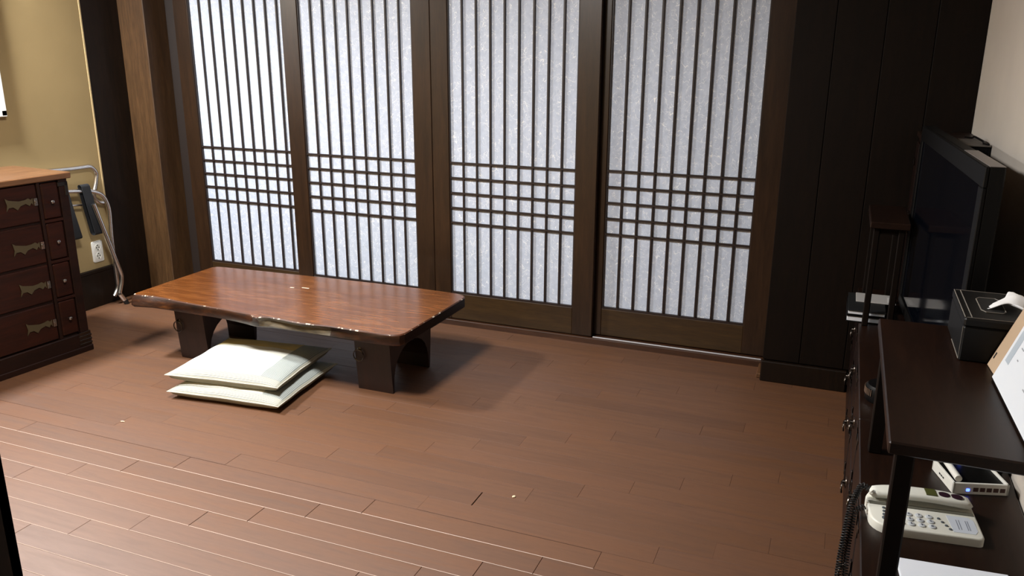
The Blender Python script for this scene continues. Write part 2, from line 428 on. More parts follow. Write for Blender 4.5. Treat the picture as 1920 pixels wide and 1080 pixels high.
for pts, z, ins in ((botf, .277, .006), (botf, .284, .0), (None, .306, 0), (topf, .3255, 0), (topf, TZ, .0045)):
    r = []
    for i in range(n):
        if pts is None:
            q = (Vector(topf[i])+Vector(botf[i]))/2
            bul = .006 if i < len(top) else .001
            if 13 <= i <= 20: bul = -.014
            if i in (12,): bul = -.006
            q = q-Vector((0, 1))*bul if i < len(top) else q
        else: q = inset(pts[i], ins)
        r.append(bm.verts.new((q.x-TX, q.y-TY, z)))
    ring.append(r)
for a in range(4):
    for i in range(n):
        j = (i+1) % n; f = bm.faces.new((ring[a][i], ring[a][j], ring[a+1][j], ring[a+1][i]))
        f.material_index = 1
        if a == 3: f.material_index = 2 if i < len(top)+2 else 1
        elif 12 <= i <= 18 and a in (1, 2): f.material_index = 3
        elif len(top) <= i+1: f.material_index = 4
bm.faces.new(ring[0][::-1]).material_index = 4; bm.faces.new(ring[-1]).material_index = 0
tt = newobj('tabletop', bm, [M_tab, M_live, M_chip, M_raw_lit, M_dres2], tbl, smooth=35)
# scuffs on the top
for (x, y, l) in ((-2.448, 3.31, .020), (-2.515, 3.29, .011)):
    sb = bmesh.new(); bx(sb, -l, l, -.004, .004, 0, .0006, .0002)
    o = newobj('scuff_mark', sb, mat('scuff', lin(225, 205, 185), .5), tt); o.location = (x-TX, y-TY, TZ-.0001); o.rotation_euler = (0, 0, .05)
# slab legs with an arched opening across the table's depth
M_leg = wood('leg_wood', lin(26, 12, 8), lin(42, 20, 12), .45, 'Z', bumpst=.15)
def leg(x0, x1, ringx):
    y0, y1, h = 2.975, 3.335, .2775
    prof = [(y0+.002, 0), (y0+.012, 0)]
    ya, yb2, hz = y0+.012, y1-.014, .20
    for i in range(1, 14):
        t = math.pi*i/14; prof.append(((ya+yb2)/2-(yb2-ya)/2*math.cos(t), hz*math.sin(t)**.7))
    prof += [(yb2, 0), (y1-.002, 0), (y1+.012, .15), (y1+.02, h), (y0-.02, h), (y0-.012, .15)]
    bm = bmesh.new()
    poly(bm, [(a-TY, b) for a, b in prof], x0-TX, x1-TX, tf=lambda u, v, w: Vector((w, u, v)))
    bmesh.ops.recalc_face_normals(bm, faces=bm.faces)
    bmesh.ops.triangulate(bm, faces=[f for f in bm.faces if len(f.verts) > 4])
    o = newobj('leg', bm, M_leg, tbl)
    # ring pull hanging from a small staple on the front face
    rb = bmesh.new(); R = .026
    cx, cy, cz = ringx-TX, y0-.022-TY, .172
    tube(rb, [(cx+R*math.cos(a), cy-.002, cz+R*math.sin(a)) for a in [2*math.pi*i/24 for i in range(24)]], .0028, 6, closed=True)
    newobj('ring_pull', rb, M_iron, o, smooth=True)
    sb = bmesh.new(); lathe(sb, [(.012, 0), (.012, .003), (.004, .006), (.004, .012)], (cx, 0, 0), 12, 'Y')
    for v in sb.verts: v.co = Vector((v.co.x, y0-.016-TY-v.co.y+.004, v.co.z+cz+R))
    bmesh.ops.recalc_face_normals(sb, faces=sb.faces)
    newobj('ring_plate', sb, M_iron, o, smooth=True)
    return o
leg(-2.975, -2.800, -2.955)
leg(-1.945, -1.765, -1.922)

# ---------------------------------------------------------------- floor cushions
def m_cushion():
    mt = mat('cushion_fabric', lin(232, 230, 218), .9, spec=.15); t = NT(mt)
    tc = t.n('ShaderNodeTexCoord'); sp = t.n('ShaderNodeSeparateXYZ'); t.l(tc.outputs['UV'], sp.inputs[0])
    U, V = sp.outputs[0], sp.outputs[1]
    def step(src, e, inv=False):
        m_ = t.n('ShaderNodeMath', _operation='LESS_THAN' if inv else 'GREATER_THAN'); t.l(src, m_.inputs[0]); m_.inputs[1].default_value = e; return m_.outputs[0]
    def stripes(src, n_):
        a = t.n('ShaderNodeMath', _operation='MULTIPLY'); t.l(src, a.inputs[0]); a.inputs[1].default_value = n_*2*math.pi
        b = t.n('ShaderNodeMath', _operation='SINE'); t.l(a.outputs[0], b.inputs[0])
        return t.ramp(b.outputs[0], [(.0, (1, 1, 1, 1)), (.6, (1, 1, 1, 1)), (.95, (.22, .23, .22, 1))]), b.outputs[0]
    cream = lin(226, 226, 216)
    sf, hf = stripes(V, 84); sr, hr = stripes(U, 84)
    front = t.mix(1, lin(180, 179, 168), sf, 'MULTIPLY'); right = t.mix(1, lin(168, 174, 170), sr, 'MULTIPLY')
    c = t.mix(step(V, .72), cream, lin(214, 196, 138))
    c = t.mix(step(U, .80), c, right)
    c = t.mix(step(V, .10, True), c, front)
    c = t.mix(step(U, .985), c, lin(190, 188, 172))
    t.l(c, t.b.inputs['Base Color'])
    v = t.coord('UV', (1, 1, 1)); n = t.n('ShaderNodeTexNoise', Scale=160, Detail=3); t.l(v, n.inputs['Vector'])
    w = t.n('ShaderNodeTexNoise', Scale=5, Detail=3); t.l(v, w.inputs['Vector'])
    ad = t.n('ShaderNodeMath', _operation='MULTIPLY_ADD'); t.l(w.outputs[0], ad.inputs[0]); ad.inputs[1].default_value = 5; t.l(n.outputs[0], ad.inputs[2])
    t.bump(ad.outputs[0], .35, .004); return mt
M_cush = m_cushion()
M_under_c = mat('cushion_underside', lin(140, 135, 116), .9, spec=.1)
M_pipe = mat('cushion_piping', lin(200, 198, 184), .8)
def cushion(cx, cy, z0, rz, sx, sy, h, label, seed):
    e = empty('floor_cushion', (cx, cy, z0), rz); tag(e, label, 'cushion', 'stacked floor cushions')
    N = 36; bm = bmesh.new(); uv = bm.loops.layers.uv.new('uv'); r = random.Random(seed)
    ph = [r.uniform(0, 6) for _ in range(6)]
    def pt(i, j, top):
        a, b = i/N*2-1, j/N*2-1
        # pinched edges, pointed corners
        ea = 1-.035*math.cos(b*math.pi/2)**.7 if abs(b) < 1 else 1
        eb = 1-.035*math.cos(a*math.pi/2)**.7 if abs(a) < 1 else 1
        x, y = a*sx/2*(ea+.004*math.sin(9*b+ph[0])), b*sy/2*(eb+.004*math.sin(8*a+ph[1]))
        q = max(0, (1-abs(a)**3.2))**.55*max(0, (1-abs(b)**3.2))**.55
        cr = .0015*math.sin(7*a+3*b+ph[2])+.001*math.sin(13*b-5*a+ph[3])
        zm = .58*h
        z = zm+(h*.46*q+cr*q if top else -zm*min(1, q**.42*1.02))
        edge = max(abs(a), abs(b))
        z += .002*math.sin(11*a+ph[4])*math.sin(9*b+ph[5])*(1 if top else 0)*q
        if q < .02: z -= .0
        # edges droop a little
        z -= .05*h*(1-q)
        return Vector((x, y, max(z, 0.0005 if not top else z)))
    g = {}
    for top in (0, 1):
        for i in range(N+1):
            for j in range(N+1):
                if top and (i in (0, N) or j in (0, N)): g[1, i, j] = g[0, i, j]; continue
                g[top, i, j] = bm.verts.new(pt(i, j, top))
    for top in (0, 1):
        for i in range(N):
            for j in range(N):
                q = [(i, j), (i+1, j), (i+1, j+1), (i, j+1)]
                if not top: q = q[::-1]
                f = bm.faces.new([g[(top,)+p] for p in q]); f.material_index = 0 if top else 1
                for lp, p in zip(f.loops, q): lp[uv].uv = (p[0]/N, p[1]/N)
    peri = [(i, 0) for i in range(N)]+[(N, j) for j in range(N)]+[(N-i, N) for i in range(N)]+[(0, N-j) for j in range(N)]
    pp = [g[0, i, j].co.copy() for i, j in peri]
    newobj('cover', bm, [M_cush, M_under_c], e, smooth=180)
    pb = bmesh.new(); tube(pb, pp, .0022, 6, closed=True); newobj('piping', pb, M_pipe, e, smooth=True)
    return e
cushion(-2.408, 2.835, .0, .095, .560, .52, .066, 'lower of the two cream floor cushions, resting on the floor planks', 1)
cushion(-2.452, 2.868, .056, .125, .560, .50, .072, 'upper of the two cream floor cushions, white patch top with ribbed bands', 2)

# ---------------------------------------------------------------- drawer chest by the left wall
def obox(o, name, u0, u1, w0, w1, z0, z1, mt, bev=.002, parent=None):
    """local frame: u runs along the front (towards the viewer), w outward from the front face"""
    return box(name, w0, w1, -u1, -u0, z0, z1, mt, parent or o, bev=bev)
dr = empty('drawer_chest', (-3.485, 2.885, 0), math.radians(-5.45))
tag(dr, 'tall dark reddish drawer chest with brass bat-shaped plates beside the left wall', 'chest')
L = 1.0; D = .43
obox(dr, 'carcass', .012, L-.012, -D, -.012, .10, .882, M_dres2)
obox(dr, 'top_board', -.018, L+.018, -D-.005, .012, .882, .912, M_dtop, bev=.004)
bm = bmesh.new(); bx(bm, -.010, .006, -L-.0, .0, .02, .10, .004); bx(bm, -D, -.010, -L, 0, .02, .10, .004); bx(bm, -.03, .014, -L-.006, .006, 0, .03, .003); bx(bm, -D, -.03, -L-.006, .006, 0, .03, .003)
newobj('plinth', bm, M_dres2, dr)
for a, b in ((0.0, .045), (.140, .155), (.545, .56), (.955, 1.0)):
    obox(dr, 'upright', a, b, -.03, .0, .10, .882, M_dres2, bev=.002)
for z in (.69, .49, .299):
    obox(dr, 'divider', .045, .140, -.03, .001, z-.007, z+.007, M_dres, bev=.002)
def plate(u0, u1, zc, par, flip=1):
    W_ = u1-u0; pts = [(0, -.030), (.10, -.012), (.26, -.012), (.40, -.030), (.52, -.012), (.72, -.004), (.86, -.018), (.94, -.004), (1.0, -.020), (1.0, .020), (.93, .012), (.84, .022), (.70, .016), (.50, .014), (.30, .020), (.12, .026), (.0, .038), (.05, .0)]
    bm = bmesh.new()
    poly(bm, [(-(u1-p[0]*W_), zc+p[1]*.9) for p in pts], .0, .003, tf=lambda u, v, w: Vector((w, u, v)))
    bmesh.ops.recalc_face_normals(bm, faces=bm.faces); bmesh.ops.triangulate(bm, faces=[f for f in bm.faces if len(f.verts) > 4])
    return newobj('brass_plate', bm, M_brass, par)
zr = ((.69, .882), (.49, .69), (.299, .49), (.10, .299))
for (z0, z1), zp in zip(zr, (.795, .585, .39, .196)):
    s = obox(dr, 'small_drawer', .050, .135, -.03, -.001, z0+.010, z1-.010, M_dres, bev=.006)
    kb = bmesh.new(); lathe(kb, [(.004, 0), (.004, .008), (.0085, .011), (.0085, .015), (.004, .018)], (-.001, -.095, (z0+z1)/2-.004), 12, 'X')
    newobj('knob', kb, M_silver, s, smooth=True)
    for a, b in ((.160, .540), (.565, .950)):
        w = obox(dr, 'wide_drawer', a, b, -.03, -.002, z0+.006, z1-.006, M_dres, bev=.004)
        pl = plate(.185 if a < .3 else .62, .315 if a < .3 else .74, zp, w)
        for uu in ((.163, .180) if a < .3 else (.60, .617),):
            lb = bmesh.new(); bx(lb, .0, .004, -uu[1], -uu[0], zp-.020, zp+.016, .001); bx(lb, .003, .009, -uu[1]+.003, -uu[0]-.003, zp-.008, zp+.004, .001)
            newobj('latch', lb, M_silver, w)
# corner brackets
for z0, z1 in ((.80, .868),):
    bm = bmesh.new(); bx(bm, 0, .003, -.052, 0, z1-.02, z1, .001); bx(bm, 0, .003, -.018, 0, z0, z1, .001); newobj('corner_bracket', bm, M_iron, dr)
bm = bmesh.new()
for i in range(3):
    bx(bm, .004, .010, -.062, .005, .036+i*.020, .047+i*.020, .002); bx(bm, -.05, .008, .001, .008, .036+i*.020, .047+i*.020, .002)
bx(bm, -.02, .007, -.058, .004, .030, .104, .001)
newobj('foot_bracket', bm, M_iron, dr)

# ---------------------------------------------------------------- folded luggage rack
rk = empty('luggage_rack', (-3.96, 3.45, 0))
tag(rk, 'folded chrome luggage rack with black webbing straps leaning on the beige wall', 'rack')
def rp(x, *yz): return [(x+3.96, y-3.45, z) for y, z in yz]
def rtube(name, pts, r, rad=.03):
    return newobj(name, tube(bmesh.new(), arcpts(pts, rad), r, 10), M_chrome, rk, smooth=True)
rtube('frame_tube', rp(-4.02, (2.98, .855), (3.355, .834), (3.50, .833), (3.535, .790), (3.515, .725), (3.485, .66), (3.515, .617), (3.57, .609)), .0125)
rtube('frame_tube', rp(-3.975, (2.98, .742), (3.27, .722), (3.43, .704), (3.515, .672), (3.548, .59), (3.535, .40), (3.535, .10), (3.50, .055)), .0120, .05)
rtube('leg_tube', rp(-3.93, (3.405, .635), (3.533, .185), (3.525, .14), (3.500, .078)), .0125, .03)
rtube('cross_rung', rp(-4.0, (2.98, .66), (3.28, .638), (3.42, .624)), .007)
ft = bmesh.new(); tube(ft, rp(-3.93, (3.502, .074), (3.535, .022)), .0135, 12); newobj('foot_tube', ft, M_chrome, rk, smooth=True)
ft = bmesh.new(); tube(ft, rp(-3.93, (3.531, .030), (3.545, .002)), .0145, 12); newobj('rubber_foot', ft, M_blackm, rk, smooth=True)
def strap(y0, y1, w=.056):
    bm = bmesh.new(); prof = []
    # loop hanging from the tube at z .72 down to .46
    cz0, cz1 = .730, .462; r = .016
    N = 10
    path = [(-r, cz0)]+[(-r*math.cos(math.pi*i/N), cz0+r*math.sin(math.pi*i/N)) for i in range(N+1)]+[(r, (cz0+cz1)/2)]+[(r*1.25*math.cos(math.pi*i/N), cz1-r*math.sin(math.pi*i/N)) for i in range(N+1)]+[(-r*1.2, (cz0+cz1)/2)]
    inner = [(x*.82, z) for x, z in path]
    vs = []
    for (x, z), (xi, zi) in zip(path, inner):
        t = (cz0-z)/(cz0-cz1); yc = y0+(y1-y0)*t
        vs.append([bm.verts.new((a-.015, yy-3.45, zz)) for a, yy, zz in ((x, yc-w/2, z), (x, yc+w/2, z), (xi, yc+w/2, zi), (xi, yc-w/2, zi))])
    n_ = len(vs)
    for i in range(n_):
        A, B = vs[i], vs[(i+1) % n_]
        for k in range(4): bm.faces.new((A[k], A[(k+1) % 4], B[(k+1) % 4], B[k]))
    bmesh.ops.recalc_face_normals(bm, faces=bm.faces)
    newobj('strap', bm, M_strap, rk, smooth=30)
strap(3.250, 3.295); strap(3.395, 3.440)

# ---------------------------------------------------------------- wall outlet, hanging frame
ol = empty('wall_outlet', (XL, 3.487, .328)); tag(ol, 'white double wall outlet low on the beige left wall', 'outlet')
bm = bmesh.new(); bx(bm, 0, .009, -.036, .036, -.062, .062, .008, seg=3); newobj('cover_plate', bm, M_white, ol, smooth=True)
for dz in (.024, -.026):
    s = bmesh.new(); lathe(s, [(.0205, .009), (.0205, .0105), (.0185, .0108), (.018, .0095)], (0, 0, dz), 24, 'X'); so = newobj('socket', s, M_ivory, ol, smooth=True)
    h = bmesh.new()
    for dy in (-.0085, .0085): lathe(h, [(.0034, .0094), (.0034, .0116)], (0, dy, dz), 10, 'X')
    bx(h, .0095, .0116, -.003, .003, dz+.011, dz+.0165); bx(h, .0095, .0116, -.003, .003, dz-.0165, dz-.011)
    newobj('pin_hole', h, M_port, so)
pf = empty('picture_frame', (XL, 2.72, 1.5)); tag(pf, 'white framed picture hung above the drawer chest at the left edge', 'picture')
bm = bmesh.new()
for a in ((-.32, .31, .32, .35), (-.32, .31, -.353, -.32)): bx(bm, .012, .04, a[0], a[1], a[2], a[3], .003)
for a in ((-.35, -.32), (.28, .31)): bx(bm, .012, .04, a[0], a[1], -.35, .35, .003)
newobj('frame', bm, M_white, pf); box('picture_sheet', .014, .02, -.32, .28, -.32, .32, M_paperw, pf, bev=0)
box('backing', 0, .014, -.3, .27, -.3, .3, M_tan, pf, bev=0)

# ---------------------------------------------------------------- two low drawer cabinets along the right wall
def ringpull(bm, y, z, x, R=.016):
    tube(bm, [(x-.006-.004*math.sin(a), y+R*math.cos(a), z-R*.6+R*math.sin(a)) for a in [2*math.pi*i/16 for i in range(16)]], .0022, 5, closed=True)
    lathe(bm, [(.006, 0), (.007, .004), (.003, .009)], (0, 0, 0), 8, 'X') if False else None
def low_cabinet(y0, y1, label):
    e = empty('low_cabinet', (.29, (y0+y1)/2, 0)); tag(e, label, 'cabinet', 'low cabinets along the right wall')
    cy = (y0+y1)/2; hl = (y1-y0)/2; xf = .130-.29; xb = .462-.29
    box('carcass', xf, xb, -hl, hl, .05, .482, M_tansu, e, bev=.003)
    box('top_board', xf-.010, xb, -hl, hl, .482, .50, M_desk, e, bev=.003)
    box('plinth', xf-.004, xb, -hl, hl, 0, .05, M_tansu, e, bev=.003)
    n = 3; w = 2*hl/n
    for i in range(n):
        for z0, z1 in ((.275, .468), (.065, .262)):
            a, b = -hl+i*w+.02, -hl+(i+1)*w-.02
            d = box('drawer', xf-.007, xf+.01, a, b, z0, z1, M_tansu, e, bev=.004)
            zc = (z0+z1)/2; yc = (a+b)/2
            for sy in (-1, 1):
                for sz in (-1, 1):
                    y_, z_ = (a+.002 if sy < 0 else b-.002), (z0+.002 if sz < 0 else z1-.002)
                    bm = bmesh.new(); bx(bm, xf-.010, xf-.006, min(y_, y_-sy*.045), max(y_, y_-sy*.045), min(z_, z_-sz*.014), max(z_, z_-sz*.014), .001)
                    bx(bm, xf-.010, xf-.006, min(y_, y_-sy*.014), max(y_, y_-sy*.014), min(z_, z_-sz*.045), max(z_, z_-sz*.045), .001)
                    newobj('corner_fitting', bm, M_iron, d)
            bm = bmesh.new(); lathe(bm, [(.020, -.010), (.018, -.013), (.008, -.015), (.006, -.022), (.003, -.024)], (xf, yc, zc+.01), 14, 'X')
            tube(bm, [(xf-.020-.003*abs(math.cos(t)), yc+.020*math.cos(t), zc-.008+.018*math.sin(t)) for t in [2*math.pi*k/18 for k in range(18)]], .0028, 6, closed=True)
            newobj('ring_handle', bm, M_iron, d, smooth=True)
    return e
low_cabinet(.93, 2.333, 'low dark red cabinet nearest the viewer, under the desk shelf and telephone')
low_cabinet(2.337, 3.768, 'low dark red cabinet farther from the viewer, under the television and folders')

# ---------------------------------------------------------------- stand on the near cabinet
def stand(name, x0, x1, y0, y1, z0, z1, label, post=.032, th=.024, grp=None):
    e = empty(name, ((x0+x1)/2, (y0+y1)/2, z0)); tag(e, label, 'shelf', grp)
    cx, cy = (x0+x1)/2, (y0+y1)/2; hx, hy = (x1-x0)/2, (y1-y0)/2; H = z1-z0
    box('shelf_board', -hx, hx, -hy, hy, H-th, H, M_desk, e, bev=.003)
    q = .014
    for sx in (-1, 1):
        for sy in (-1, 1):
            ax, ay = sx*(hx-q), sy*(hy-q)
            box('leg', min(ax, ax-sx*post), max(ax, ax-sx*post), min(ay, ay-sy*post), max(ay, ay-sy*post), 0, H-th, M_panel, e, bev=.003)
    for sy in ((1,) if post > .03 else (-1, 1)):
        ay = sy*(hy-q-.006); box('apron', -hx+q+post, hx-q-post, min(ay, ay-sy*.016), max(ay, ay-sy*.016), H-th-.022, H-th, M_panel, e, bev=.002)
    for sx in (-1, 1):
        ax = sx*(hx-q-.006); box('apron', min(ax, ax-sx*.016), max(ax, ax-sx*.016), -hy+q+post, hy-q-post, H-th-.022, H-th, M_panel, e, bev=.002)
    # worn pale arris on the front corner
    return e
stand('display_stand', .126, .460, 1.440, 2.172, .50, .85, 'dark wooden stand with posts over the telephone, topped by a tissue box', grp='dark stands on the low cabinets')
stand('display_stand', .116, .250, 3.20, 3.575, .50, .90, 'small dark wooden stand with posts over the folders by the panelled wall', post=.022, grp='dark stands on the low cabinets')

# ---------------------------------------------------------------- corner cabinet and speaker behind the television
cc = empty('corner_cabinet', (.29, 3.635, .50)); tag(cc, 'narrow dark cabinet with metal fittings in the far right corner', 'cabinet')
box('carcass', -.012, .17, -.145, .145, 0, .66, M_tansu, cc, bev=.004); box('top_board', -.022, .17, -.148, .15, .66, .68, M_desk, cc, bev=.003)
for sy in (-1, 1):
    d = box('door_leaf', -.019, -.011, min(.004*sy, .138*sy), max(.004*sy, .138*sy), .03, .64, M_tansu, cc, bev=.003)
    bm = bmesh.new(); bx(bm, -.024, -.019, min(.01*sy, .04*sy), max(.01*sy, .04*sy), .29, .37, .001)
    for z in (.08, .56): bx(bm, -.024, -.019, min(.10*sy, .138*sy), max(.10*sy, .138*sy), z-.015, z+.015, .001)
    newobj('hinge_plate', bm, M_iron, d)
sp = empty('speaker_box', (.41, 3.345, .50)); tag(sp, 'tall black box behind the television with a cable lying on top', 'speaker')
box('cabinet_body', -.028, .052, -.115, .115, 0, .68, M_black, sp, bev=.004)
box('top_cap', -.030, .054, -.118, .118, .68, .685, mat('cap_grey', lin(90, 84, 78), .6), sp, bev=.002)  # cap a lighter grey than the body
box('front_grille', -.024, .048, -.119, -.115, .03, .64, M_blackm, sp, bev=.001)
cb = bmesh.new(); tube(cb, arcpts([(.405, 3.45, 1.192), (.425, 3.40, 1.194), (.42, 3.36, 1.205), (.448, 3.30, 1.192), (.440, 3.25, 1.190), (.455, 3.232, 1.189)], .03), .0035, 7)
tag(newobj('cable', cb, M_black, smooth=True), 'thin black cable lying on the box behind the television', 'cable')

# ---------------------------------------------------------------- television
# local frame: x along the screen (towards the far end), y out of the screen, z up
a0 = Vector((.325, 2.275)); a1 = Vector((.2635, 3.447)); dv = (a1-a0); TW = dv.length; ang = math.atan2(dv.y, dv.x)
tv = empty('television', (a0.x, a0.y, .50), ang)
tag(tv, 'large black flat television angled along the right wall above the low cabinets', 'television')
# local +y points towards the room (left), so the depth goes to -y
box('casing', 0, TW, -.042, -.004, .045, .728, M_black, tv, bev=.004)
bm = bmesh.new(); bw = .042
bx(bm, 0, TW, -.006, .004, .728-.052, .728, .002); bx(bm, 0, TW, -.006, .004, .045, .085, .002)
bx(bm, 0, .05, -.006, .004, .085, .676, .002); bx(bm, TW-.05, TW, -.006, .004, .085, .676, .002)
newobj('bezel', bm, M_black, tv)
box('top_reflection', .002, .36, -.041, -.006, .7275, .7295, mat('wall_reflection_grey', lin(120, 114, 110), .4), tv, bev=.0005)  # added grey strip paints the pale wall mirrored in the top edge
box('screen', .05, TW-.05, -.006, -.001, .085, .676, M_screen, tv, bev=0)
box('rear_bulge', .30, TW-.25, -.072, -.040, .12, .62, M_blackm, tv, bev=.008)
bm = bmesh.new(); bx(bm, TW*.3, TW*.7, -.075, .03, 0, .012, .003); bx(bm, TW*.44, TW*.56, -.05, -.01, .01, .06, .003); newobj('foot_stand', bm, M_black, tv)

# ---------------------------------------------------------------- folders under the far stand
def flat(name, cx, cy, z, rz, sx, sy, h, mt, label, cat, grp=None, bev=.001):
    e = empty(name, (cx, cy, z), rz); tag(e, label, cat, grp); return e
e = flat('folder', .160, 3.385, .50, 0, 0, 0, 0, None, 'lowest of the dark folders stacked under the small stand', 'folder', 'folders under the small stand')
box('cover_board', -.085, .052, -.136, .130, 0, .004, M_black, e, bev=.001); box('sheets', -.082, .048, -.133, .127, .004, .022, M_paperw, e, bev=.001); box('cover_board', -.085, .052, -.136, .130, .022, .026, M_black, e, bev=.001)
e = flat('folder', .158, 3.382, .5262, 0, 0, 0, 0, None, 'black ring folder with pale sheets, on top of the lowest folder', 'folder', 'folders under the small stand')
box('cover_board', -.080, .054, -.130, .128, 0, .004, M_black, e, bev=.001); box('sheets', -.078, .05, -.127, .125, .004, .016, M_paperw, e, bev=.001); box('cover_board', -.080, .054, -.130, .128, .016, .019, M_blackm, e, bev=.001)
e = flat('brochure', .168, 3.44, .5456, 0, 0, 0, 0, None, 'pale grey brochure lying on the black folders by the television', 'brochure')
box('sheet', -.062, .082, -.062, .062, 0, .004, mat('grey_card', lin(176, 172, 168), .6), e, bev=.001)
bm = bmesh.new()
for i in range(6): bx(bm, .052, .070, -.042+i*.013, -.036+i*.013, .004, .0044)
newobj('printed_line', bm, mat('pale_print', lin(214, 212, 208), .6), e)

# round dark case with ribbed metal arc
rc = empty('round_case', (.188, 2.50, .50)); tag(rc, 'small round black case with a ribbed silver edge on the low cabinet', 'case')
bm = bmesh.new(); lathe(bm, [(.050, 0), (.054, .006), (.054, .040), (.048, .050), (.02, .053)], (0, 0, 0), 28, 'Z'); newobj('case_body', bm, M_black, rc, smooth=True)
bm = bmesh.new()
for i in range(14):
    a = math.radians(140+i*6.5); c, s = math.cos(a), math.sin(a)
    tube(bm, [(.0545*c, .0545*s, .022), (.0545*c, .0545*s, .042)], .0022, 6)
newobj('silver_rib', bm, M_silver, rc, smooth=True)['kind'] = 'stuff'

# ---------------------------------------------------------------- tissue box
tb = empty('tissue_box', (.342, 2.036, .85)); tag(tb, 'black leather tissue box with pale stitching and a white tissue', 'tissue box')
hx, hy, hh = .063, .118, .098
box('box_body', -hx, hx, -hy, hy, 0, hh-.02, M_leather, tb, bev=.003)
bm = bmesh.new(); bx(bm, -hx-.001, hx+.001, -hy-.001, hy+.001, hh-.020, hh, .004)
ld_ = newobj('lid', bm, M_leather, tb)
bm = bmesh.new()
def line(bm, a, b, r=.0011): tube(bm, [a, b], r, 5)
for x in (-hx+.001, -hx+.014): line(bm, (x, -hy+.004, hh+.0006), (x, hy-.004, hh+.0006))
for y in (-hy+.004, hy-.004): line(bm, (-hx+.004, y, hh+.0006), (hx-.004, y, hh+.0006), .0008)
line(bm, (-hx-.0006, -hy+.003, .004), (-hx-.0006, hy-.1, .004)); line(bm, (-hx-.0006, -hy+.003, .004), (-hx-.0006, -hy+.003, hh-.02), .0007)
newobj('stitching', bm, M_stitch, tb)
bm = bmesh.new(); op = [(-.016, -.060), (-.024, -.045), (-.024, .045), (-.016, .060), (.016, .060), (.024, .045), (.024, -.045), (.016, -.060)]
poly(bm, op, hh-.002, hh+.0008); newobj('slot', bm, M_port, tb)
bm = bmesh.new(); tube(bm, [(x, y, hh+.0012) for x, y in op], .0012, 5, closed=True); newobj('slot_trim', bm, M_stitch, tb)
# crumpled tissue
bm = bmesh.new(); N = 14; gv = {}
for i in range(N+1):
    for j in range(N+1):
        a, b = i/N*2-1, j/N
        w = .022+.042*b
        x = .000+.058*b+a*.012*math.cos(b*2)+.004*math.sin(7*a+4*b); y = a*w+.006*math.sin(9*b+3*a); z = hh-.004+.030*math.sin(b*2.0)+.007*math.sin(6*a+3*b)*b-.012*abs(a)*b
        gv[i, j] = bm.verts.new((x, y, z))
for i in range(N):
    for j in range(N): bm.faces.new((gv[i, j], gv[i+1, j], gv[i+1, j+1], gv[i, j+1]))
tn = newobj('tissue', bm, M_tissue, tb, smooth=180); sm = tn.modifiers.new('s', 'SOLIDIFY'); sm.thickness = .002

# ---------------------------------------------------------------- leaning information boards
def board(name, p0, p1, topx, h, th, mt, label, mtedge):
    """p0,p1: foot corners on the stand (x,y); the sheet leans so that its top is at x=topx"""
    e = empty(name, (p0[0], p0[1], .85)); tag(e, label, 'board', 'boards leaning on the right wall')
    d = Vector((p1[0]-p0[0], p1[1]-p0[1], 0)); Wd = d.length; d.normalize()
    nrm = Vector((0, 0, 1)).cross(d); nrm = nrm if nrm.x > 0 else -nrm
    dx = topx-p0[0]; upv = (nrm*dx+Vector((0, 0, math.sqrt(max(h*h-dx*dx, .001))))).normalized()
    out = d.cross(upv); out = out if out.x < 0 else -out
    def T(u, v, w): return d*u+upv*v+out*w+Vector((0, 0, th*abs(upv.dot(nrm))))
    return e, T, Wd
e, T, Wd = board('information_board', (.340, 1.505), (.331, 1.826), .450, .34, .006, M_paperw, 'large white printed board leaning on the right wall in front', None)
bm = bmesh.new(); poly(bm, [(0, 0), (Wd, 0), (Wd, .34), (0, .34)], -.006, 0, tf=T); bmesh.ops.recalc_face_normals(bm, faces=bm.faces); newobj('board_back', bm, M_iron, e)
bm = bmesh.new(); poly(bm, [(.004, .004), (Wd-.002, .004), (Wd-.002, .337), (.004, .337)], .0002, .0014, tf=T); bmesh.ops.recalc_face_normals(bm, faces=bm.faces); bs = newobj('board_sheet', bm, M_paperw, e)
bm = bmesh.new(); poly(bm, [(Wd-.045, .05), (Wd-.016, .05), (Wd-.016, .19), (Wd-.045, .19)], .0014, .0018, tf=T); bmesh.ops.recalc_face_normals(bm, faces=bm.faces)
newobj('printed_picture', bm, mat('faded_print', lin(176, 186, 196), .6), bs)
bm = bmesh.new(); rr = random.Random(5)
for i in range(46):
    u = rr.uniform(.03, Wd-.07); v = rr.choice([.05+.022*k for k in range(12)]); l = rr.uniform(.006, .02)
    poly(bm, [(u, v), (u+l, v), (u+l, v+.0025), (u, v+.0025)], .0014, .0017, tf=T)
bmesh.ops.recalc_face_normals(bm, faces=bm.faces); newobj('printed_line', bm, mat('grey_print', lin(150, 152, 158), .6), bs)
e, T, Wd = board('card_board', (.352, 1.66), (.334, 1.912), .457, .30, .005, M_tan, 'tan card board leaning on the right wall behind the white board', None)
bm = bmesh.new(); poly(bm, [(0, 0), (Wd, 0), (Wd, .29), (0, .29)], -.004, 0, tf=T); bmesh.ops.recalc_face_normals(bm, faces=bm.faces); newobj('card_sheet', bm, M_tan, e)
bm = bmesh.new(); poly(bm, [(Wd-.014, .020), (Wd-.008, .020), (Wd-.008, .034), (Wd-.014, .034)], .0001, .0006, tf=T); bmesh.ops.recalc_face_normals(bm, faces=bm.faces); newobj('small_mark', bm, M_port, e)

# ---------------------------------------------------------------- telephone
ph = empty('telephone', (.246, 1.815, .50), math.radians(7)); tag(ph, 'white corded desk telephone on the low cabinet between the stand posts', 'telephone')
